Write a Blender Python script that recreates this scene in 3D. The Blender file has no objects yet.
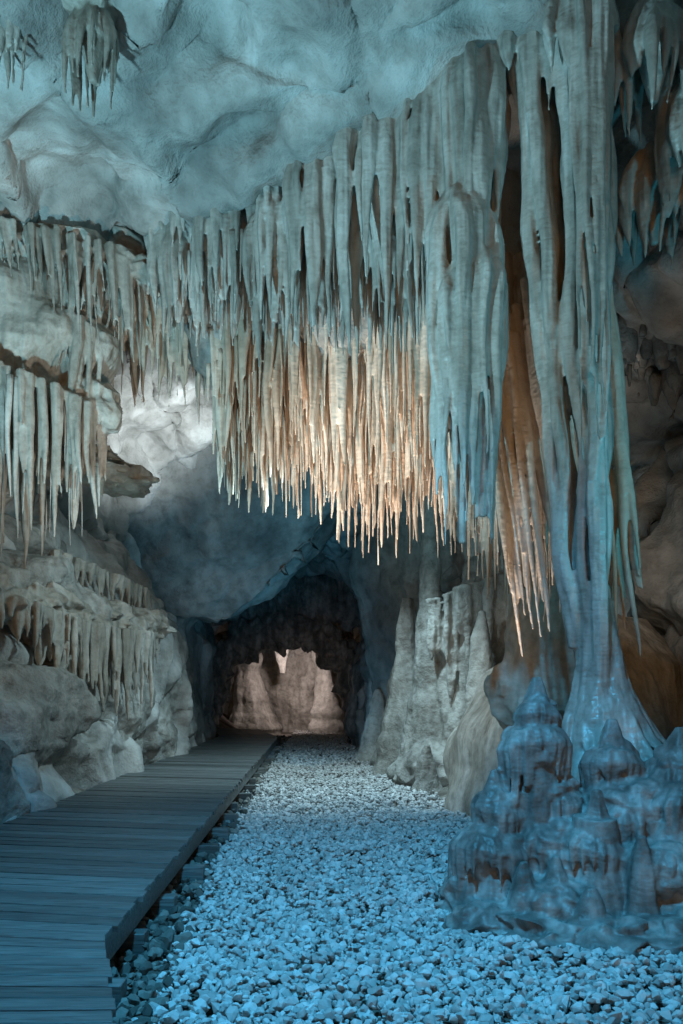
import bpy, bmesh, math, random
import numpy as np
from mathutils import Vector, noise
R = math.radians
sc = bpy.context.scene
random.seed(7); np.random.seed(7)
sc.view_settings.view_transform='Standard'; sc.view_settings.look='None'; sc.view_settings.exposure=0

# ---------------- world ----------------
w = bpy.data.worlds.new("World"); sc.world = w; w.use_nodes = True
nt = w.node_tree
sky = nt.nodes.new('ShaderNodeTexSky'); sky.sky_type='NISHITA'; sky.sun_disc=False
sky.sun_elevation=R(4); sky.sun_rotation=R(180)
nt.links.new(sky.outputs[0], nt.nodes['Background'].inputs[0]); nt.nodes['Background'].inputs[1].default_value=0.06

# ---------------- materials ----------------
def mat_rock(name, c1, c2, c3, mid=0.06, fine=0.012, rough=0.7, flute=0.0, ripple=0.0, cs=1.5, spec=0.4, cav=0.7, zs=0.4):
    m = bpy.data.materials.new(name); m.use_nodes=True; m.displacement_method='BUMP'
    n=m.node_tree.nodes; l=m.node_tree.links
    b=n['Principled BSDF']
    tc=n.new('ShaderNodeTexCoord')
    def mp(s):
        k=n.new('ShaderNodeMapping'); k.inputs['Scale'].default_value=s; l.new(tc.outputs['Object'],k.inputs[0]); return k.outputs[0]
    def nz(vec,scale,detail=4,rough_=0.6,dist=0.0):
        k=n.new('ShaderNodeTexNoise'); k.inputs['Scale'].default_value=scale; k.inputs['Detail'].default_value=detail
        k.inputs['Roughness'].default_value=rough_; k.inputs['Distortion'].default_value=dist
        l.new(vec,k.inputs['Vector']); return k.outputs['Fac']
    def mth(op,a,bb):
        k=n.new('ShaderNodeMath'); k.operation=op
        for i,v in enumerate((a,bb)):
            if isinstance(v,(int,float)): k.inputs[i].default_value=v
            else: l.new(v,k.inputs[i])
        return k.outputs[0]
    iso=tc.outputs['Object']
    nf=nz(iso,8 if mid<=.03 else 4.5,4,0.7)
    h=mth('MULTIPLY',nf,(fine+mid*.5)*2)
    if flute>0: h=mth('ADD',h,mth('MULTIPLY',nz(mp((1,1,0.08)),13.0,1,0.5),flute*2))
    if ripple>0: h=mth('ADD',h,mth('MULTIPLY',nz(mp((.7,.7,2.0)),14.0,1,0.5),ripple*2))
    bp=n.new('ShaderNodeBump'); bp.inputs['Strength'].default_value=1; bp.inputs['Distance'].default_value=1
    l.new(h,bp.inputs['Height']); l.new(bp.outputs[0],b.inputs['Normal'])
    cn=nz(mp((1,1,zs)),cs,3,0.7)
    cr=n.new('ShaderNodeValToRGB'); l.new(cn,cr.inputs[0])
    e=cr.color_ramp.elements; e[0].position=0.34; e[0].color=(*c1,1); e[1].position=0.64; e[1].color=(*c3,1)
    k=e.new(0.5); k.color=(*c2,1)
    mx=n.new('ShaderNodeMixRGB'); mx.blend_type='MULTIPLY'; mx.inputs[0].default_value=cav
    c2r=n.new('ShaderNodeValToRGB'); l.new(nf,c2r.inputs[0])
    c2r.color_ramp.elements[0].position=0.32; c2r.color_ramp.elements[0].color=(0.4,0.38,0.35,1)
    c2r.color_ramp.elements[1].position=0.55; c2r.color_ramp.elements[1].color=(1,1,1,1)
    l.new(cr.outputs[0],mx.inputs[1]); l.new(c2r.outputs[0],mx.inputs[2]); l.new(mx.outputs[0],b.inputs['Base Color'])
    b.inputs['Roughness'].default_value=rough
    b.inputs['Specular IOR Level'].default_value=spec
    return m

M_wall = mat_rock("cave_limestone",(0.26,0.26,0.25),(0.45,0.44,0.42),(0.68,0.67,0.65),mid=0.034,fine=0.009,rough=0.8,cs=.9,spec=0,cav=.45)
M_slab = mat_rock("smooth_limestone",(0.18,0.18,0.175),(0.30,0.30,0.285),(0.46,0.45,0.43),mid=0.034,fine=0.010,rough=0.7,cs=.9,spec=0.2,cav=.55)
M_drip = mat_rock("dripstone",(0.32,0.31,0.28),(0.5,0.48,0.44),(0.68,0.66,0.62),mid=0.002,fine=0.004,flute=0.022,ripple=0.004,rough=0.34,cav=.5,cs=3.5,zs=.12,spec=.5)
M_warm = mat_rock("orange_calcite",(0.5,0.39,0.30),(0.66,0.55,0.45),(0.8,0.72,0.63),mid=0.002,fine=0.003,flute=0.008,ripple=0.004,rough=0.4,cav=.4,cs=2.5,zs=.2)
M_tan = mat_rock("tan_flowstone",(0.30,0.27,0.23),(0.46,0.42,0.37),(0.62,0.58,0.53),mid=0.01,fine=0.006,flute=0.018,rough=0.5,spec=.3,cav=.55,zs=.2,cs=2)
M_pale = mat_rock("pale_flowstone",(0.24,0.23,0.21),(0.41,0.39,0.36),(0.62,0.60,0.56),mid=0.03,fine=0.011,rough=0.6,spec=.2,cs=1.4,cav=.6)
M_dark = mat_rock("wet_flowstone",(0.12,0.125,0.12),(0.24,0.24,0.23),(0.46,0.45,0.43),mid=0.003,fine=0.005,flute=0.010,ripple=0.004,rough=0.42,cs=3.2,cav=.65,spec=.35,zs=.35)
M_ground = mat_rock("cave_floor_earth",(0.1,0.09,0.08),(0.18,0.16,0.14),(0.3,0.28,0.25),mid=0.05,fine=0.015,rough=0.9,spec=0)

def mat_stone(name,a,b_):
    m=bpy.data.materials.new(name); m.use_nodes=True
    n=m.node_tree.nodes; l=m.node_tree.links; b=n['Principled BSDF']
    g=n.new('ShaderNodeNewGeometry'); cr=n.new('ShaderNodeValToRGB'); l.new(g.outputs['Random Per Island'],cr.inputs[0])
    cr.color_ramp.elements[0].color=(*a,1); cr.color_ramp.elements[1].color=(*b_,1)
    tc=n.new('ShaderNodeTexCoord'); nz=n.new('ShaderNodeTexNoise'); nz.inputs['Scale'].default_value=40; nz.inputs['Detail'].default_value=2
    l.new(tc.outputs['Object'],nz.inputs['Vector'])
    mx=n.new('ShaderNodeMixRGB'); mx.blend_type='MULTIPLY'; mx.inputs[0].default_value=0.35
    l.new(cr.outputs[0],mx.inputs[1]); l.new(nz.outputs['Fac'],mx.inputs[2]); l.new(mx.outputs[0],b.inputs['Base Color'])
    b.inputs['Roughness'].default_value=0.8; b.inputs['Specular IOR Level'].default_value=0
    return m
M_gravel=mat_stone("white_marble_gravel",(0.48,0.48,0.47),(0.92,0.92,0.91))
M_rubble=mat_stone("grey_rubble",(0.10,0.10,0.09),(0.36,0.34,0.31))

def mat_wood():
    m=bpy.data.materials.new("weathered_timber"); m.use_nodes=True
    n=m.node_tree.nodes; l=m.node_tree.links; b=n['Principled BSDF']
    tc=n.new('ShaderNodeTexCoord'); mp=n.new('ShaderNodeMapping'); mp.inputs['Scale'].default_value=(1.2,14,14)
    l.new(tc.outputs['Object'],mp.inputs[0])
    nz=n.new('ShaderNodeTexNoise'); nz.inputs['Scale'].default_value=3.5; nz.inputs['Detail'].default_value=4; nz.inputs['Distortion'].default_value=0.8
    l.new(mp.outputs[0],nz.inputs['Vector'])
    g=n.new('ShaderNodeNewGeometry')
    cr=n.new('ShaderNodeValToRGB'); l.new(nz.outputs['Fac'],cr.inputs[0])
    cr.color_ramp.elements[0].position=0.3; cr.color_ramp.elements[0].color=(0.09,0.10,0.10,1)
    cr.color_ramp.elements[1].position=0.7; cr.color_ramp.elements[1].color=(0.25,0.265,0.26,1)
    c2=n.new('ShaderNodeValToRGB'); l.new(g.outputs['Random Per Island'],c2.inputs[0])
    c2.color_ramp.elements[0].color=(0.5,0.5,0.5,1); c2.color_ramp.elements[1].color=(1,1,1,1)
    mx=n.new('ShaderNodeMixRGB'); mx.blend_type='MULTIPLY'; mx.inputs[0].default_value=1
    l.new(cr.outputs[0],mx.inputs[1]); l.new(c2.outputs[0],mx.inputs[2]); l.new(mx.outputs[0],b.inputs['Base Color'])
    bp=n.new('ShaderNodeBump'); bp.inputs['Strength'].default_value=0.6; bp.inputs['Distance'].default_value=0.006
    l.new(nz.outputs['Fac'],bp.inputs['Height']); l.new(bp.outputs[0],b.inputs['Normal'])
    b.inputs['Roughness'].default_value=0.5
    return m
M_wood=mat_wood()

# ---------------- mesh helpers ----------------
def add_mesh(name, V, F, mat, smooth=True):
    me=bpy.data.meshes.new(name); me.from_pydata(V,[],F); me.update()
    if smooth: me.polygons.foreach_set('use_smooth',[True]*len(me.polygons))
    me.materials.append(mat)
    o=bpy.data.objects.new(name,me); sc.collection.objects.link(o); return o
TEX={}
def disp(o,kind,size,strength,mid=0.5,depth=3):
    key=(kind,size,depth)
    if key not in TEX:
        t=bpy.data.textures.new(kind.lower(),kind); t.noise_scale=size
        if kind=='CLOUDS': t.noise_depth=depth; t.noise_basis='ORIGINAL_PERLIN'
        if kind=='VORONOI': t.weight_1=-1; t.weight_2=1; t.distance_metric='DISTANCE'; t.noise_intensity=1.0
        TEX[key]=t
    m=o.modifiers.new('d','DISPLACE'); m.texture=TEX[key]; m.texture_coords='LOCAL'; m.strength=strength; m.mid_level=mid

class Build:
    def __init__(s): s.V=[]; s.F=[]
    def tube(s, pts, rad, seg=10, flute=0.12, sub=None, wob=0.0):
        P=np.array(pts,float); r=np.array(rad,float)
        n=sub or max(8,int(abs(P[0,2]-P[-1,2])/0.09))
        t0=np.linspace(0,1,len(P)); t=np.linspace(0,1,n)
        X=np.stack([np.interp(t,t0,P[:,i]) for i in range(3)],1); rr=np.interp(t,t0,r)
        k=random.choice([2,3,3,4,5]); ph=random.uniform(0,6.28); so=random.uniform(0,100)
        base=len(s.V)
        for i in range(n):
            q=noise.noise(Vector((so,X[i,2]*3.5,0)))
            dx=wob*noise.noise(Vector((so+9,X[i,2]*1.3,3))); dy=wob*noise.noise(Vector((so+19,X[i,2]*1.3,7)))
            for j in range(seg):
                a=6.28318*j/seg
                ra=rr[i]*(1+flute*math.cos(k*a+ph)+0.22*q)
                s.V.append((X[i,0]+dx+ra*math.cos(a),X[i,1]+dy+ra*math.sin(a),X[i,2]))
        for i in range(n-1):
            for j in range(seg):
                a=base+i*seg+j; b=base+i*seg+(j+1)%seg
                s.F.append((a,b,b+seg,a+seg))
        s.F.append(tuple(base+j for j in range(seg))[::-1]); s.F.append(tuple(base+(n-1)*seg+j for j in range(seg)))
    def stal(s,x,y,z0,z1,r,p=0.65,lean=(0,0),tip=0.012,wob=0.04,seg=9):
        n=9; pts=[];rad=[]
        for i in range(n):
            t=i/(n-1); pts.append((x+lean[0]*t,y+lean[1]*t,z0+(z1-z0)*t)); rad.append(max(tip,r*(1-t)**p))
        s.tube(pts,rad,seg=seg,wob=wob)
    def ell(s,c,r,su=20,sv=12,lump=0.12,ls=1.2):
        base=len(s.V); so=random.uniform(0,50)
        s.V.append((c[0],c[1],c[2]+r[2]))
        for i in range(1,sv):
            th=math.pi*i/sv
            for j in range(su):
                a=6.28318*j/su
                d=Vector((math.sin(th)*math.cos(a),math.sin(th)*math.sin(a),math.cos(th)))
                k=1+lump*noise.noise(d*ls*2+Vector((so,0,0)))*2
                s.V.append((c[0]+d.x*r[0]*k,c[1]+d.y*r[1]*k,c[2]+d.z*r[2]*k))
        s.V.append((c[0],c[1],c[2]-r[2])); last=len(s.V)-1
        for j in range(su):
            s.F.append((base,base+1+j,base+1+(j+1)%su)); 
            o=base+1+(sv-2)*su; s.F.append((last,o+(j+1)%su,o+j))
        for i in range(sv-2):
            for j in range(su):
                a=base+1+i*su+j; b=base+1+i*su+(j+1)%su
                s.F.append((a,a+su,b+su,b))
    def hull(s,pts):
        bm=bmesh.new()
        for p in pts: bm.verts.new(p)
        bmesh.ops.convex_hull(bm,input=bm.verts[:])
        bmesh.ops.delete(bm,geom=[v for v in bm.verts if not v.link_faces],context='VERTS')
        bmesh.ops.recalc_face_normals(bm,faces=bm.faces[:]); bm.verts.index_update()
        base=len(s.V)
        s.V+= [v.co[:] for v in bm.verts]; s.F+=[tuple(base+v.index for v in f.verts) for f in bm.faces]
        bm.free()
    def row(s,pts,step,r,jy=0.1,jz=0.25,p=0.65,wob=0.05,rj=0.5,lean=(0,0),tip=.012,seg=9):
        P=np.array(pts,float); d=np.r_[0,np.cumsum(np.hypot(np.diff(P[:,0]),np.diff(P[:,1])))]
        u=0
        while u<d[-1]:
            x,y,zt,zb=[np.interp(u,d,P[:,i]) for i in range(4)]
            zz=zb+random.uniform(-0.15,1)*jz*(zt-zb) if random.random()<0.75 else zb+random.uniform(0.3,0.7)*(zt-zb)
            s.stal(x+random.uniform(-.03,.03),y+random.uniform(-jy,jy),zt,zz,r*random.uniform(1-rj,1+rj),p=p*random.uniform(.8,1.2),wob=wob,lean=lean,tip=tip,seg=seg)
            u+=step*random.uniform(0.6,1.4)
    def jelly(s,cx,cy,zt,rx,ry,n,lo,hi,r,core=0.75,p=0.6):
        s.tube([(cx,cy,zt+.1),(cx,cy,zt-.4*rx),(cx,cy,zt-1.2*rx),(cx,cy,zt-lo*.7),(cx,cy,zt-hi*core)],[rx*.35,rx*.6,rx*.72,rx*.5,0.03],seg=16)
        for i in range(n):
            a=6.28318*(i+random.uniform(-.3,.3))/n; q=random.uniform(0.75,1.12)
            L=random.uniform(lo,hi); rr=r*random.uniform(.55,1.3); zz=zt+random.uniform(-.25,.1)*rx
            pts=[];rad=[]
            for dz,f,k in ((.1,.3,.9),(-.25,.55,1.),(-.7,.8,1.05),(-1.4,1,1.1)):
                pts.append((cx+rx*q*f*math.cos(a),cy+ry*q*f*math.sin(a),zz+dz*rx)); rad.append(rr*k)
            for t in (0.25,0.5,0.7,0.85,0.94,1):
                f=1-.14*t; pts.append((cx+rx*q*f*math.cos(a),cy+ry*q*f*math.sin(a),zz-1.4*rx-max(.05,L-1.4*rx)*t)); rad.append(max(0.012,rr*1.1*(1-t)**p))
            s.tube(pts,rad,wob=0.06,sub=max(14,int(L/.07)))
    def make(s,name,mat,voxel=None,smooth=2,d=None):
        o=add_mesh(name,s.V,s.F,mat)
        if voxel:
            m=o.modifiers.new('r','REMESH'); m.mode='VOXEL'; m.voxel_size=voxel; m.use_smooth_shade=True
            if smooth:
                k=o.modifiers.new('s','SMOOTH'); k.iterations=smooth; k.factor=0.5
        for a in (d or []): disp(o,*a)
        return o

# ---------------- cave shell ----------------
S={
-6:[(-4.5,-.5),(-4.8,1.5),(-5,3.5),(-4.6,5.5),(-3,7),(0,7.6),(3,7),(4.6,5.5),(5,3.5),(4.7,1.5),(4.4,-.5)],
3:[(-3.9,-.5),(-4.4,1.5),(-4.8,3.5),(-4.7,5.5),(-3.2,7.2),(0,7.7),(3,7.3),(4.3,5.6),(4.5,3.5),(4.3,1.5),(4.1,-.5)],
6:[(-3.5,-.5),(-4.2,1.5),(-4.8,3.5),(-4.7,5.3),(-3.6,7.1),(0,7.55),(3,7.1),(4.1,5.6),(4.5,3.5),(4.4,1.5),(4.2,-.5)],
8.5:[(-3.5,-.5),(-4.1,1.2),(-4.7,2.8),(-5.2,4.8),(-4.2,6.9),(-.5,7.05),(2.9,6.8),(4.0,5.8),(5.3,5.1),(4.6,3.2),(4.5,-.5)],
11:[(-3.5,-.5),(-3.9,1.2),(-4.3,2.9),(-5.2,4.6),(-4.6,6.7),(-1,7.1),(2.6,6.8),(3.9,5.9),(5.2,5.1),(4.2,3),(4.1,-.5)],
14:[(-3.5,-.5),(-3.6,1.2),(-3.9,2.9),(-4.7,4.2),(-3.7,6.2),(-1.4,6.9),(1.5,6.5),(2.8,5.2),(3.3,3.5),(3.2,1.5),(3.2,-.5)],
17:[(-3.7,-.5),(-3.8,1),(-4.1,2.4),(-4.6,3.8),(-3.4,5.4),(-1.5,6.1),(.6,5.8),(1.9,4.8),(2.0,3),(1.8,1.5),(1.7,-.5)],
20:[(-3.9,-.5),(-4.1,1),(-4.2,2.2),(-4.3,3.5),(-3.2,4.9),(-1.5,5.8),(.4,5.5),(1.4,4.2),(1.4,2.5),(1.2,1.2),(1.0,-.5)],
24:[(-4.6,-.5),(-4.7,1),(-4.7,2.2),(-4.6,3.5),(-3.4,4.9),(-1.5,5.6),(.4,5.2),(1.2,3.8),(1.2,2.3),(1.0,1.1),(.9,-.5)],
29.5:[(-4.6,-.5),(-4.7,1),(-4.7,2.2),(-4.4,3.5),(-3.2,4.4),(-1.5,4.7),(.3,4.4),(1.0,3.4),(1.0,2.3),(.9,1.1),(.8,-.5)],
}
ys=sorted(S); A=np.array([S[y] for y in ys],float)
NU,NV=600,900
def cr_interp(t,K):
    n=len(K); i=np.clip(np.floor(t).astype(int),0,n-2); f=(t-i)
    g=lambda j:K[np.clip(j,0,n-1)]
    f=f.reshape((-1,)+(1,)*(K.ndim-1))
    p0,p1,p2,p3=g(i-1),g(i),g(i+1),g(i+2)
    return 0.5*((2*p1)+(-p0+p2)*f+(2*p0-5*p1+4*p2-p3)*f**2+(-p0+3*p1-3*p2+p3)*f**3)
yy=np.linspace(-6,29.5,NV); tt=np.interp(yy,ys,np.arange(len(ys)))
B=cr_interp(tt,A)
C=cr_interp(np.linspace(0,10,NU),np.transpose(B,(1,0,2)))
V=np.zeros((NU,NV,3)); V[:,:,0]=C[:,:,0]; V[:,:,2]=C[:,:,1]; V[:,:,1]=yy[None,:]
idx=np.arange(NU*NV).reshape(NU,NV)
F=np.stack([idx[:-1,:-1],idx[:-1,1:],idx[1:,1:],idx[1:,:-1]],-1).reshape(-1,4)
o=add_mesh("cave_wall",V.reshape(-1,3).tolist(),F[:, ::-1].tolist(),M_wall)
disp(o,'CLOUDS',2.2,1.2,0.5,2); disp(o,'VORONOI',1.5,2.2,0.25); disp(o,'VORONOI',0.7,0.40,0.25); disp(o,'CLOUDS',0.35,0.10,0.5,3)

# end wall
V=[];F=[]
n1,n2=160,120
for i in range(n1):
    for j in range(n2):
        x=-5.5+8*i/(n1-1); z=-.5+6.5*j/(n2-1)
        V.append((x,28.3+0.35*math.sin(x*1.6)+0.2*noise.noise(Vector((x,0,z))),z))
for i in range(n1-1):
    for j in range(n2-1):
        a=i*n2+j; F.append((a,a+n2,a+n2+1,a+1))
o=add_mesh("flowstone_end_wall",V,F,M_pale); disp(o,'CLOUDS',1.0,0.7); disp(o,'CLOUDS',0.3,0.2)

# ground
def xr(y): return float(np.interp(y,[2,5,6.5,9,11,15,22,27],[3.6,3.0,2.3,1.75,1.4,.9,.2,0.1]))
nx,ny=260,600; V=[];F=[]
for i in range(nx):
    for j in range(ny):
        x=-6+12*i/(nx-1); y=-6+36*j/(ny-1)
        r=max(0,x-xr(y)); l=max(0,-3.0-x)
        V.append((x,y,-0.07+0.35*r+0.6*l))
for i in range(nx-1):
    for j in range(ny-1):
        a=i*ny+j; F.append((a,a+ny,a+ny+1,a+1))
add_mesh("ground",V,F,M_ground)

# ---------------- gravel ----------------
def variants(n,npt):
    out=[]
    for k in range(n):
        bm=bmesh.new()
        sy=random.uniform(.6,.95); sz=random.uniform(.5,.75)
        for i in range(npt):
            v=Vector((random.gauss(0,1),random.gauss(0,1),random.gauss(0,1))).normalized()*random.uniform(.85,1.1)
            bm.verts.new((v.x,v.y*sy,v.z*sz))
        bmesh.ops.convex_hull(bm,input=bm.verts[:])
        loose=[v for v in bm.verts if not v.link_faces]
        bmesh.ops.delete(bm,geom=loose,context='VERTS')
        bm.verts.index_update()
        bmesh.ops.recalc_face_normals(bm,faces=bm.faces[:])
        out.append((np.array([v.co[:] for v in bm.verts]),np.array([[v.index for v in f.verts] for f in bm.faces])))
        bm.free()
    return out
VAR=variants(24,22)
def scatter(name,pos,size,mat):
    Vs=[];Fs=[];b=0
    for (x,y,z),s in zip(pos,size):
        v,f=random.choice(VAR)
        a,bb,c=random.uniform(0,6.28),random.gauss(0,.5),random.gauss(0,.5)
        ca,sa=math.cos(a),math.sin(a); cb,sb=math.cos(bb),math.sin(bb); cc,s2=math.cos(c),math.sin(c)
        M=np.array([[ca,-sa,0],[sa,ca,0],[0,0,1]])@np.array([[1,0,0],[0,cb,-sb],[0,sb,cb]])@np.array([[cc,0,s2],[0,1,0],[-s2,0,cc]])
        Vs.append((v*s)@M.T+np.array([x,y,z])); Fs.append(f+b); b+=len(v)
    return add_mesh(name,np.concatenate(Vs).tolist(),np.concatenate(Fs).tolist(),mat,smooth=False)
pos=[];size=[]
def left_edge(y): return float(np.interp(y,[2,4.6,7,12,22,26],[-0.75,-1.0,-1.14,-1.35,-1.6,-1.6]))
for y0,y1,den in ((2.6,6,1050),(6,10,820),(10,16,480),(16,28,240)):
    area=5.0*(y1-y0)
    for i in range(int(area*den)):
        y=random.uniform(y0,y1); x=random.uniform(-1.6,3.4)
        e1=0.10*noise.noise(Vector((y*2,0,0))); e2=0.25*noise.noise(Vector((y*1.5,5,0)))
        if x<left_edge(y)+e1+random.gauss(0,.04) or x>xr(y)+e2+random.gauss(0,.08): continue
        s=random.choice([.014,.018,.023,.027,.031,.040])*random.uniform(.8,1.25)
        hz=0.045*noise.noise(Vector((x*1.2,y*1.2,0)))+.02*noise.noise(Vector((x*4,y*4,3)))
        pos.append((x,y,-0.02+hz+random.uniform(-.018,.035))); size.append(s)
scatter("gravel_path",pos,size,M_gravel)
pos=[];size=[]
for i in range(3000):
    y=2.6+22*random.random()**1.6; x=left_edge(y)+random.uniform(-.5,.05)
    pos.append((x,y,-0.03+random.uniform(-.02,.06))); size.append(random.choice([.025,.035,.045,.065])*random.uniform(.7,1.2))
scatter("rubble_stones",pos,size,M_rubble)

# ---------------- boardwalk ----------------
bw=bpy.data.objects.new("wooden_boardwalk",None); sc.collection.objects.link(bw)
def boxes(name,lst,mat):
    V=[];F=[]
    for corners,z0,z1 in lst:
        b=len(V)
        cx=sum(c[0] for c in corners)/4; cy=sum(c[1] for c in corners)/4
        for z,sh in ((z0,0),(z1-0.004,0),(z1,0.004)):
            for c in corners:
                dx,dy=cx-c[0],cy-c[1]
                V.append((c[0]+(sh if dx>0 else -sh),c[1]+(sh if dy>0 else -sh),z))
        F.append((b+3,b+2,b+1,b)); F.append((b+8,b+9,b+10,b+11))
        for k in range(2):
            for j in range(4):
                a=b+k*4+j; c=b+k*4+(j+1)%4; F.append((a,c,c+4,a+4))
    o=add_mesh(name,V,F,mat,smooth=False); o.parent=bw; return o
Rl=[(-0.35,1.4),(-1.22,4.16),(-1.6,20.0),(-2.4,23.5)]
Ll=[(-3.5,0.6),(-3.2,4.5),(-3.12,20.4),(-3.9,24.3)]
planks=[]
for a,b in ((0,1),(1,2),(2,3)):
    L=math.dist(Rl[a],Rl[b])*0.5+math.dist(Ll[a],Ll[b])*0.5
    n=max(1,round(L/0.15))
    for i in range(n):
        t0=i/n; t1=(i+1)/n; g=0.016/L
        def pt(P,t): return (P[a][0]+(P[b][0]-P[a][0])*t,P[a][1]+(P[b][1]-P[a][1])*t)
        e=random.uniform(-.015,.015)
        l0,l1,r0,r1=pt(Ll,t0+g),pt(Ll,t1),pt(Rl,t0+g),pt(Rl,t1)
        z=0.3+random.uniform(-.004,.004)
        planks.append(([l0,(r0[0]+e,r0[1]),(r1[0]+e,r1[1]),l1],z-0.035,z))
boxes("deck_planks",planks,M_wood)
st=[]
for a,b in ((0,1),(1,2),(2,3)):
    for P,off in ((Rl,-0.06),(Ll,0.10)):
        p,q=P[a],P[b]
        st.append(([(p[0]+off-.03,p[1]),(p[0]+off+.03,p[1]),(q[0]+off+.03,q[1]),(q[0]+off-.03,q[1])],0.11,0.262))
boxes("stringers",st,M_wood)
jo=[]
y=2.2
while y<20:
    x=float(np.interp(y,[1.4,4.16,20],[-.35,-1.22,-1.6]))
    o=random.uniform(0.04,.16)
    jo.append(([(x-1.5,y),(x+o,y),(x+o,y+.12),(x-1.5,y+.12)],-0.03,0.105)); y+=random.uniform(.75,.95)
boxes("cross_beams",jo,M_wood)

# ---------------- front drapery curtain ----------------
b=Build()
ridge=[(-2.1,9.1,6.85,5.9),(-1.7,8.8,7.0,5.6),(-1.16,8.4,7.0,5.25),(-0.5,8.1,7.1,5.15),(0.27,7.6,7.2,4.85),(0.8,7.3,7.2,4.7),(1.0,7.15,7.2,4.6)]
b.row(ridge,0.07,0.07,jy=0.14,jz=0.4,p=0.45,rj=.5)
b.row([(x,y+.25,zt,zb+.1) for x,y,zt,zb in ridge],0.08,0.09,jy=0.08,jz=0.35,p=.5)
b.row([(x,y+.3,zt,zb+.8) for x,y,zt,zb in ridge],0.13,0.18,jy=0.04,jz=0.15,p=.3,rj=.25)
b.row([(x-.05,y-.2,zt,zb+0.5) for x,y,zt,zb in ridge],0.085,0.055,jy=0.12,jz=0.45,rj=.5,p=.45)
b.row([(x-.05,y-.05,zt,zb+0.0) for x,y,zt,zb in ridge],0.07,0.044,jy=0.18,jz=0.35,p=.4,rj=.4)
for cx,cy,zt,rx,n,lo,hi in ((-1.8,8.8,6.6,.28,16,.7,1.35),(-1.25,8.35,6.75,.26,15,.9,1.5),(-0.68,8.1,6.55,.26,15,1.0,1.7),
        (-0.2,7.75,6.85,.34,20,1.2,2.1),(0.38,7.3,6.9,.36,21,1.3,2.4),(0.8,6.98,6.85,.28,16,1.4,2.2)):
    b.jelly(cx,cy,zt,rx,rx*.8,n,lo,hi,0.057)
b.jelly(1.02,6.74,5.75,.23,.24,15,1.9,3.05,0.056,core=.97,p=.42)
b.jelly(1.12,6.78,7.0,.27,.26,18,1.3,2.8,0.057)
b.jelly(.95,6.62,5.0,.12,.12,9,1.0,1.75,0.045,core=.9)
b.jelly(1.17,6.62,5.15,.14,.15,11,1.6,2.4,0.048,core=.9)
b.make("stalactite_curtain",M_drip,0.016,1)

# ---------------- tall column with base ----------------
b=Build()
def rope(xt,yt,xb,yb,zt,zb,r0,rm,r1):
    n=14; pts=[];rad=[]
    for k in range(n):
        t=k/(n-1); e=t**1.4
        pts.append((xt+(xb-xt)*e,yt+(yb-yt)*e,zt+(zb-zt)*t)); rad.append(float(np.interp(t,[0,.4,1],[r0,rm,r1])))
    b.tube(pts,rad,wob=.08,seg=12)
for xt,yt,zt,zb,r in ((1.47,6.62,7.3,1.9,.07),(1.56,6.5,7.3,1.7,.065),(1.64,6.66,7.3,1.8,.07),(1.80,6.42,7.3,1.5,.07),(1.89,6.26,7.3,1.4,.065),(1.98,6.24,7.3,1.3,.07),(2.06,6.34,7.3,1.2,.065),(2.12,6.46,7.3,1.6,.065),
        (1.73,6.75,7.3,2.2,.085),(1.95,6.65,7.3,1.2,.11),(2.08,6.68,7.3,1.5,.085),(1.88,6.5,7.3,1.5,.085)):
    xb=2.06+(xt-1.9)*.36; yb=6.55+(yt-6.55)*.5
    rope(xt,yt,xb,yb,zt,zb,r,r*.95,.04)
for i in range(36):
    x=random.uniform(1.76,2.1); b.stal(x,random.uniform(6.12,6.45),7.2,random.choice([6.2,5.6,5.0,4.2,3.4])+random.uniform(-.3,.3),random.uniform(.026,.05),p=.4,lean=((2.03-x)*.4,0))
b.tube([(2.06,6.6,3.4),(2.08,6.6,2.6),(2.10,6.6,2.0),(2.12,6.58,1.6),(2.18,6.55,1.2),(2.3,6.52,.85),(2.42,6.5,0.4),(2.5,6.5,-.3)],[.08,.10,.14,.20,.34,.50,.72,.95],seg=30,flute=.06)
for i in range(12):
    a=3.1+i*.27+random.uniform(-.08,.08); e=random.uniform(.5,1.0); b.tube([(2.10+.1*math.cos(a),6.58+.1*math.sin(a),2.3),(2.13+.18*math.cos(a),6.57+.18*math.sin(a),1.6),(2.19+.33*math.cos(a),6.55+.33*math.sin(a),1.2),(2.32+.52*math.cos(a),6.52+.52*math.sin(a),e)],[.035,.045,.05,.03],wob=.06)
for c in ((1.9,6.45,7.1,.34),(2.5,6.4,6.85,.28),(2.9,6.6,6.4,.32),(1.5,6.75,7.1,.28),(3.3,6.6,6.0,.4),(2.7,6.9,6.0,.26)):
    b.jelly(c[0],c[1],c[2]+.15,c[3],c[3]*.8,16,.5,1.0,.05)
b.make("stalagmite_column",M_drip,0.016,1)

# ---------------- stalagmite cluster at foot ----------------
b=Build()
def tier(cx,cy,z,r,h,fr=0.25,n=None):
    n=n or int(6.28*r/.040)
    e=random.uniform(.85,1.0)
    b.ell((cx,cy,z),(r*.96,r*e*.96,h),lump=.14,ls=1.4,su=26,sv=16)
    ph=random.uniform(0,6)
    for i in range(n):
        a=6.28318*i/n+random.uniform(-.1,.1)
        L=fr*(.6+.35*math.sin(3*a+ph)+random.uniform(-.2,.5)); q=random.uniform(.92,1.03)
        if L<.03: continue
        x,y=cx+r*q*math.cos(a),cy+r*e*q*math.sin(a); rr=random.uniform(.015,.025); zz=z+.22*r*math.sin(a+ph)
        b.tube([(x*.7+cx*.3,y*.7+cy*.3,zz+.55*h),(x,y,zz+.03),(x,y,zz-L*.4),(x,y,zz-L*.75),(x,y,zz-L)],[rr*1.5,rr*1.4,rr,rr*.7,.008],sub=12,seg=8,wob=.015)
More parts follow.
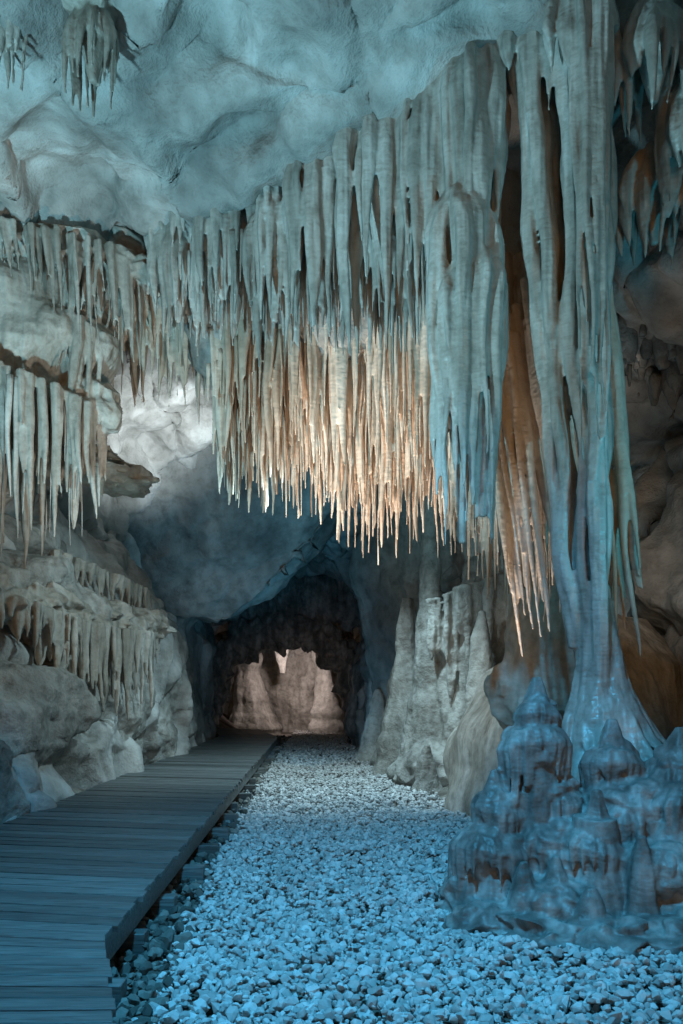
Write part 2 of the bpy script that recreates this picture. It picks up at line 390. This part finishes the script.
def core(cx,cy,z0,r0,r1): b.tube([(cx,cy,z0),(cx,cy,(z0-.2)/2),(cx,cy,-.25)],[r0,(r0+r1)*.43,r1],seg=20,flute=.1)
def tip(cx,cy,z,h,r): b.tube([(cx,cy,z+h),(cx,cy,z+h*.7),(cx,cy,z+h*.3),(cx,cy,z-.05)],[.03,r*.5,r*.8,r],seg=12)
b.ell((2.7,6.65,0.1),(1.2,.9,.75),lump=.15); b.ell((3.15,6.4,.7),(.42,.6,.85),lump=.2); b.ell((2.8,6.3,.55),(.5,.45,.5),lump=.2)
tip(1.42,5.82,1.36,.30,.13); tier(1.43,5.82,1.34,.16,.20,.12); tier(1.40,5.8,1.12,.25,.24,.30); tier(1.48,5.84,.80,.29,.22,.30); core(1.43,5.82,1.2,.18,.42)
tier(1.58,5.7,.42,.34,.26,.26)
tip(1.10,5.75,.72,.28,.12); tier(1.12,5.73,.68,.17,.20,.16); tier(1.06,5.70,.40,.27,.22,.26); core(1.10,5.72,.8,.12,.42)
tip(1.74,5.45,.55,.34,.12); tier(1.72,5.43,.48,.19,.18,.2); core(1.73,5.45,.7,.12,.42)
tip(1.98,5.85,1.0,.35,.16); tier(1.98,5.85,.98,.22,.22,.2); tier(2.08,5.76,.72,.36,.26,.34); core(2.05,5.8,.9,.26,.6)
tip(2.42,5.72,1.0,.3,.16); tier(2.42,5.72,.96,.24,.22,.22); tier(2.52,5.62,.70,.44,.28,.38); core(2.5,5.65,.8,.32,.7)
tip(2.2,5.38,.45,.25,.14); tier(2.18,5.38,.36,.32,.2,.26); core(2.2,5.45,.38,.24,.5)
tip(1.44,5.36,.2,.26,.12); tier(1.44,5.36,.16,.25,.15,.16); core(1.5,5.38,.18,.2,.4)
tier(2.75,5.25,.38,.4,.24,.32); core(2.7,5.28,.4,.3,.55)
for x,y,h in ((1.95,5.2,.62),(2.47,5.12,.5),(1.22,5.35,.42),(.92,5.62,.4),(1.6,5.12,.3)):
    b.tube([(x,y,h),(x,y,h*.8),(x,y,h*.4),(x,y,-.1)],[.03,.065,.10,.20],seg=12)
for c in ((.98,5.4,.0,.28,.14),(1.3,5.12,-.02,.32,.13),(1.72,5.04,-.02,.34,.15),(2.2,5.0,.0,.4,.16),(2.7,4.95,.0,.42,.2),(.93,5.74,.03,.24,.22),(3.1,5.3,.1,.5,.5)):
    b.ell(c[:3],(c[3],c[3]*.85,c[4]),lump=.3,ls=1.9)
b.make("stalagmite_cluster",M_dark,0.012,1,d=[('CLOUDS',0.4,0.05)])

# ---------------- warm curtain behind ----------------
b=Build()
wp=[(-1.5,9.7,5.7,4.0),(-1.38,9.6,5.9,3.8),(-.9,9.5,6,3.7),(-.35,9.4,6,3.65),(0,9.3,6,3.3),(.35,9.2,6,3.1),(.7,9.0,6,3.2),(1.08,8.8,6,3.2),(1.35,8.4,5.8,2.85),(1.58,8.0,5.6,2.5),(1.9,7.7,5.6,2.2),(2.1,7.5,5.4,2.1)]
for dy,dz,st_,r_ in ((0,0,.065,.056),(.3,.05,.065,.055),(-.3,.3,.065,.050),(.65,.15,.08,.06),(-.5,.65,.075,.05),(0.1,.4,.085,.075),(-.15,.1,.07,.042),(.45,0,.07,.042)):
    b.row([(x,y+dy,zt,zb+dz) for x,y,zt,zb in wp],st_,r_,jy=.13,jz=.36,p=.5,wob=.05)
for i in range(50):
    x=1.22+.021*i; y_=7.35-.012*i
    b.stal(x+random.uniform(-.03,.03),y_+random.uniform(-.14,.14),5.3-random.random()*.8,2.1+random.uniform(-.2,1.0)-.008*i,random.uniform(.035,.065),p=.42,lean=(.28,-.1))
b.make("stalactite_curtain",M_warm,0.015,1)
b=Build()
for i in range(16):
    t=i/15; b.ell((-1.5+3.0*t,9.75-.9*t,6.15+.15*math.sin(9*t)),(.5,.7,.8),lump=.15)
for i in range(6): b.ell((1.5+.15*i,7.75,6.2-.12*i),(.3,.3,.7),lump=.2)
b.make("rock_shelf",M_slab,0.04,2,d=[('CLOUDS',.5,.15)])
b=Build()
for dy,dz in ((0,0),(.2,.1),(-.2,.2),(.5,.1),(-.4,.5),(-.1,.3)):
    b.row([(x,y+dy,zt-.4,zb+dz+.05) for x,y,zt,zb in wp],.055,.026,jy=.12,jz=.55,p=.5,wob=.03,tip=.004,seg=7,rj=.35)
b.make("soda_straw_stalactites",M_warm)
b=Build()
for dy in (0,.15,-.2):
    b.row([(x,y+dy,zt-.8,zb-.05) for x,y,zt,zb in ridge],.06,.028,jy=.15,jz=.5,p=.5,wob=.03,tip=.004,seg=7,rj=.35)
b.row([(-4.3,8.3,4.8,3.0),(-3.4,8.4,4.8,2.9),(-2.85,9.1,4.7,3.4)],.06,.026,jy=.15,jz=.6,p=.5,wob=.03,tip=.004,seg=7)
b.make("soda_straw_stalactites",M_drip)
b=Build()
b.row([(-3.1,10.4,6.2,5.4),(-2.6,10.2,6.1,5.2),(-2.1,10.0,6.1,5.0),(-1.6,9.9,6.1,4.6)],.06,.05,jy=.15,jz=.4)
b.row([(-2.9,9.9,6.6,5.7),(-2.4,9.7,6.6,5.6),(-1.8,9.5,6.5,5.2)],.06,.06,jy=.15,jz=.4)
for i in range(7): b.ell((-3.2+.28*i,10.2-.05*i,6.5),(.45,.5,.5),lump=.2)
b.make("stalactite_fringe",M_warm,0.020,1)

# ---------------- left hanging mass ----------------
b=Build()
b.ell((-4.0,9.4,5.6),(1.35,.95,1.0),su=40,sv=26,lump=.08)
b.ell((-3.4,9.5,6.5),(1.1,.85,.35),su=30,lump=.15); b.ell((-4.4,9.3,4.5),(.9,.7,.9),lump=.12)
b.ell((-2.65,9.7,6.7),(.6,.6,.4),lump=.2)
for i in range(9): b.ell((-4.2+.235*i,8.75+.06*i,6.52-.02*i+.05*math.sin(i*2.1)),(.3,.3,.15),lump=.25)
b.row([(-3.9,8.45,6.55,6.1),(-3.6,8.5,6.55,5.85),(-3.1,8.6,6.52,5.5),(-2.6,8.85,6.5,5.2),(-2.25,9.15,6.45,5.3)],.055,.036,jy=.08,jz=.7,wob=.03,lean=(.05,0))
b.row([(-3.6,8.65,6.55,6.0),(-3.1,8.8,6.5,5.6),(-2.3,9.3,6.45,5.3)],.07,.045,jy=.08,jz=.7,wob=.03)
b.row([(-3.05,8.8,6.3,5.2),(-2.75,9.0,6.3,4.9),(-2.5,9.3,6.3,5.3)],.06,.045,jy=.12,jz=.4,lean=(-.15,0))
b.row([(-3.1,8.8,5.6,4.7),(-2.95,8.9,5.7,4.3),(-2.8,9.0,5.6,4.1),(-2.65,9.2,5.6,4.6)],.06,.05,jy=.14,jz=.4,lean=(-.12,0))
for i in range(9): b.ell((-4.25+.18*i,8.72+.06*i,4.98-.03*i+.09*math.sin(i*1.9)),(.28,.26,.30),lump=.25)
b.row([(-4.3,8.3,4.95,3.2),(-3.75,8.3,5.05,3.0),(-3.4,8.4,4.9,2.95),(-3.1,8.55,4.85,3.1),(-2.85,8.9,4.75,3.4),(-2.8,9.4,4.6,3.9)],.065,.050,jy=.14,jz=.45,p=.42,rj=.4,lean=(.04,-.08))
b.row([(-4.3,8.6,4.95,3.1),(-3.4,8.65,4.9,2.9),(-2.85,9.1,4.75,3.3)],.10,.11,jy=.06,jz=.4,p=.45)
b.row([(-4.3,8.45,4.9,2.8),(-3.75,8.45,4.9,2.6),(-3.4,8.55,4.9,2.7),(-3.1,8.75,4.8,3.1)],.075,.06,jy=.1,jz=.3,p=.5)
b.make("flowstone_drapery",M_tan,0.016,1)

# mid-left shelf with fringe
b=Build()
for i in range(6): b.ell((-4.2+.2*i,11.5,5.0-.09*i),(.45,.8,.34-.04*i),lump=.3)
b.row([(-4.1,10.9,4.95,4.3),(-3.5,10.9,4.8,4.1),(-3.1,11.1,4.6,4.15)],.06,.04,jy=.15,jz=.6)
b.make("stalactite_fringe",M_warm,0.020,1,d=[('CLOUDS',.4,.12)])

# left mound flowstone
b=Build()
b.ell((-4.45,12.2,1.6),(1.3,2.6,1.9),su=40,sv=26,lump=.2)
b.ell((-4.75,9.6,1.2),(1.35,2.4,1.2),su=40,sv=26,lump=.2)
b.ell((-4.6,10.8,2.8),(1.2,1.8,1.0),su=40,sv=26,lump=.2)
b.ell((-4.2,15.0,1.0),(1.05,2.4,1.9),su=40,sv=26,lump=.15)
b.ell((-5.0,7.4,.4),(1.8,2.2,1.4),su=40,sv=26,lump=.2)
b.make("flowstone_mound",M_pale,0.032,1,d=[('CLOUDS',1.2,0.4),('CLOUDS',0.4,0.22),('CLOUDS',0.12,0.06)])
b=Build()
b.row([(-3.85,8.2,2.6,2.15),(-3.5,9.0,2.55,1.95),(-3.3,10,2.45,1.4),(-3.1,11,2.4,1.1),(-2.95,12,2.4,1.2),(-2.95,12.8,2.45,1.6)],.09,.055,jy=.1,jz=.5,p=.5)
b.row([(-3.95,8.3,2.6,2.3),(-3.6,9.1,2.6,2.1),(-3.45,10.1,2.5,1.5),(-3.25,11,2.5,1.2),(-3.1,12,2.5,1.4)],.11,.1,jy=.1,jz=.35,p=.45)
for i in range(14):
    t=i/13; b.ell((-4.05+.95*t,8.2+4.8*t,2.58-.05*t+.1*math.sin(i*1.7)),(.36,.42,.2),lump=.3)
b.row([(-3.6,10,3.3,2.9),(-3.25,11.5,3.2,2.7),(-3.1,13,3.1,2.6)],.08,.05,jy=.1,jz=.4)
b.make("flowstone_shelf",M_tan,0.020,1,d=[('CLOUDS',0.5,0.10)])

# ---------------- mid right formations ----------------
b=Build()
b.tube([(1.55,13.6,5.0),(1.5,13.6,4.2),(1.5,13.6,3.0),(1.5,13.6,1.8),(1.55,13.6,.9),(1.6,13.6,-.2)],[.08,.16,.2,.3,.5,.9],seg=22,flute=.08)
b.ell((2.3,13.4,1.0),(.75,.8,2.0),lump=.15); b.ell((1.95,13.3,2.4),(.4,.45,.7),lump=.15); b.ell((2.5,13.2,3.2),(.5,.5,.6),lump=.2)
b.row([(1.5,13,3.0,1.6),(1.8,12.75,3.1,1.2),(2.3,12.6,3.3,1.0),(2.8,12.6,3.4,1.2)],.09,.09,jy=.12,jz=.4,p=.45)
b.row([(1.9,13,4.6,3.4),(2.4,12.8,4.8,3.2),(2.9,12.7,4.8,3.4)],.09,.07,jy=.15,jz=.5,p=.6)
b.tube([(1.2,14.6,3.2),(1.2,14.6,1.5),(1.25,14.6,-.2)],[.12,.3,.7],seg=14)
b.ell((1.5,12.9,.2),(.6,.7,.5),lump=.2)
b.make("stalagmite",M_pale,0.026,2,d=[('CLOUDS',0.5,0.12),('CLOUDS',.12,.03)])
b=Build()
for x,y,h,r in ((1.3,12.2,.7,.22),(.75,17.2,1.5,.4),(1.1,15.8,2.0,.4),(2.1,11.9,2.7,.36)):
    b.tube([(x,y,h),(x,y,h*.85),(x,y,h*.5),(x,y,-.2)],[.04,r*.4,r*.6,r*1.3],seg=16,flute=.1,wob=.05)
b.make("stalagmite",M_pale,0.022,1,d=[('CLOUDS',0.3,0.10)])
b=Build()
b.ell((2.75,10.6,.2),(1.4,1.9,1.8),su=50,sv=30,lump=.08)
b.ell((3.1,9.6,1.1),(1.0,1.2,1.4),lump=.08)
b.make("smooth_flowstone_boulder",M_tan,0.032,3,d=[('CLOUDS',0.8,0.2)])
b=Build()
b.tube([(2.25,8.5,3.3),(2.25,8.5,2.5),(2.2,8.5,1.7),(2.15,8.5,.6),(2.1,8.5,-.2)],[.12,.28,.38,.48,.7],seg=22,flute=.08)
b.ell((1.95,8.4,2.15),(.22,.25,.3),lump=.2); b.ell((2.4,8.2,2.5),(.3,.3,.35),lump=.2); b.ell((1.8,8.45,1.5),(.25,.25,.35),lump=.2)
for i in range(20):
    a=3.0+i*.16; b.tube([(2.2+.35*math.cos(a),8.45+.35*math.sin(a),2.6),(2.2+.44*math.cos(a),8.45+.44*math.sin(a),1.8),(2.2+.5*math.cos(a),8.45+.5*math.sin(a),1.0+random.random()*.6)],[.05,.055,.02],wob=.04)
b.make("flowstone_pillar",M_warm,0.022,1,d=[('CLOUDS',0.35,0.12),('CLOUDS',0.1,0.03)])

# right wall ledge and recess stalactites
b=Build()
b.ell((4.3,9.4,6.3),(1.0,1.8,.7),su=30,sv=20,lump=.2); b.ell((4.2,7.8,6.4),(.9,1.0,.7),su=30,sv=20,lump=.2)
b.row([(2.9,9.6,6.1,5.1),(3.3,9.4,5.95,5.0),(3.8,9.2,5.9,4.9),(4.4,9.0,5.9,4.8)],.06,.04,jy=.3,jz=.5)
b.row([(2.9,9.9,6.1,5.0),(3.8,9.6,5.9,4.7),(4.6,9.4,5.9,4.7)],.07,.05,jy=.2,jz=.5)
b.ell((4.8,9.6,2.9),(1.3,1.6,1.4),su=30,sv=20,lump=.15); b.ell((4.6,9.2,.9),(1.1,1.5,1.1),su=30,sv=20,lump=.15)
b.make("rock_ledge",M_slab,0.03,1,d=[('CLOUDS',1.0,0.4),('CLOUDS',0.25,0.06)])

for cx,cy,zt in ((-2.02,6.5,7.1),(-2.75,6.4,7.25)):
    b=Build(); b.jelly(cx,cy,zt,.2,.18,20,.4,.8,.030); b.ell((cx,cy,zt+.12),(.3,.3,.22),lump=.25); b.ell((cx,cy,zt+.5),(.5,.5,.4)); b.make("stalactite_cluster",M_tan,0.013,1)

# hanging slabs in the depth + portal
b=Build()
b.hull([(-5,15.2,5.3),(-3.4,14.6,6.6),(0.1,15.0,6.9),(.2,15.6,5.3),(-.5,16.2,4.35),(-1.4,16.5,3.6),(-2.4,16.8,2.8),(-3.2,16.6,3.0),(-5,16,3.2),(-5,20,3.0),(-2.3,18.5,3.2),(.2,18.5,5.2),(0,19,7),(-5,19,7),(-4.2,14.9,5.0),(-2.0,15.6,4.9)])
b.hull([(-5,16.5,3.6),(-3.3,16.9,3.2),(-3.1,17.3,1.6),(-3.3,17.2,-.3),(-5,16.4,-.3),(-5,21,3.5),(-3.2,20.5,2.5),(-3.3,20.5,-.3),(-5,21,-.3)])
b.make("hanging_rock_slab",M_slab,0.05,4,d=[('CLOUDS',2.0,0.6),('VORONOI',1.6,0.8,.25),('CLOUDS',0.5,0.14),('CLOUDS',0.15,0.04)])
b=Build()
b.hull([(.5,16.2,6.6),(.35,16.8,5.2),(.15,17.6,4.0),(.45,18,2.3),(.9,17.6,-.3),(2.6,15.6,-.3),(2.6,15.4,6.5),(2.6,20,6),(2.6,20,-.3),(.9,20.5,-.3),(.5,20.5,4),(1.2,16.2,3.4)])
b.make("rock_buttress",M_slab,0.05,4,d=[('CLOUDS',2.0,0.4),('VORONOI',1.2,0.5,.25),('CLOUDS',0.5,0.12)])
b=Build()
for i in range(14):
    a=math.pi*i/13; b.ell((-1.75+2.3*math.cos(a),24.6,1.05+2.25*math.sin(a)),(.5+.15*math.sin(i*2.3),.5,.6+.12*math.sin(i*3.7)),lump=.3)
for i in range(12): b.ell((-4.6+.6*i,24.8,4.3),(.6,.5,.9),lump=.15)
for x in (-4.4,-4.9,1.0,1.4):
    b.ell((x,24.4,1.2),(.6,1.0,2.6),lump=.15)
b.row([(-2.6,24.3,3.4,2.6),(-1.9,24.3,3.4,2.6),(-1.2,24.3,3.4,2.5),(-.6,24.3,3.2,2.6)],.16,.06,jy=.1,jz=.5)
b.ell((.9,21.2,1.0),(.7,1.2,1.8),su=30,sv=20,lump=.2)
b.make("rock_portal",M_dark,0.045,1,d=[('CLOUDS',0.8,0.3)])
b=Build()
b.tube([(-3.3,27.3,3.6),(-3.2,27.3,2),(-2.9,27.2,-.2)],[.6,.4,.9],seg=18); b.tube([(-.7,27.3,3.6),(-.6,27.3,2),(-.4,27.0,-.2)],[.45,.25,.7],seg=18)
b.tube([(-2.0,27.1,3.9),(-2.05,27.1,2.8),(-2.0,27.1,2.0)],[.4,.25,.1],seg=18)
b.make("flowstone_pillar",M_pale,0.04,2,d=[('CLOUDS',0.5,0.15)])

# ---------------- lights ----------------
def spot(name,loc,tgt,power,col,size=60,blend=.7,rad=.15):
    L=bpy.data.lights.new(name,'SPOT'); L.energy=power; L.color=col; L.spot_size=R(size); L.spot_blend=blend; L.shadow_soft_size=rad
    o=bpy.data.objects.new(name,L); sc.collection.objects.link(o); o.location=loc
    o.rotation_euler=(Vector(tgt)-Vector(loc)).to_track_quat('-Z','Y').to_euler(); return o
spot("ceiling_floodlight",(-3.3,3.6,1.4),(-.7,8.0,6.4),1350,(.38,.83,1),80)
spot("gravel_floodlight",(-.6,2.2,6.4),(-.2,5.6,0),2050,(.08,.55,1),74,1)
spot("column_floodlight",(3.7,3.4,2.2),(1.8,6.8,4.2),300,(.05,.58,.82),70,1)
spot("curtain_floodlight",(-2.2,7.5,.6),(.2,9.2,4.2),1250,(1,.79,.63),40,.9)
spot("curtain_floodlight",(.7,7.8,.3),(.5,9.1,4.4),400,(1,.78,.62),46,.9)
spot("fold_fill",(1.2,6.9,.9),(1.72,7.4,3.3),230,(1,.86,.74),42,.9)  # warm fill added to brighten the dim folds, no known lamp here
spot("path_floodlight",(.3,11.5,5.2),(-.5,13,0),1150,(.55,.87,1),95,1)
spot("drapery_floodlight",(-.2,6.6,1.8),(-3.4,8.9,5.2),300,(1,.90,.76),60,.9)
spot("mound_fill",(-.2,8.6,4.0),(-3.5,10.6,1.8),300,(.6,.91,1),75,1)  # cool fill added because only warm bounce reached the mound, no known lamp
spot("arch_floodlight",(-1.7,12.2,4.3),(-3.2,13.8,6.2),420,(.85,.97,1),75,.9)
spot("alcove_floodlight",(-1.5,25.3,2.6),(-1.9,28.3,.8),170,(1,.84,.79),110,.6)
spot("depth_light",(.2,11.8,1.6),(-1.9,16.5,4.6),320,(.08,.52,.85),60,.9)
spot("depth_light",(-.8,14.5,.5),(-.6,21,3.2),150,(.06,.45,.8),90,1)  # added dim blue fill for the portal rock, not a real lamp
spot("wall_floodlight",(3.0,7.4,2.8),(4.0,9.6,3.6),25,(.9,.92,.88),110,.9)
spot("formation_floodlight",(-.6,8.4,3.2),(2.3,11.0,1.3),300,(.7,.93,1),60,.9)

# ---------------- camera ----------------
cam=bpy.data.cameras.new("camera"); co=bpy.data.objects.new("camera",cam); sc.collection.objects.link(co); sc.camera=co
co.location=(0,0,1.6); co.rotation_euler=(R(90),0,0)
cam.sensor_fit='VERTICAL'; cam.sensor_height=36; cam.lens=28.1; cam.shift_y=0.169; cam.clip_end=200
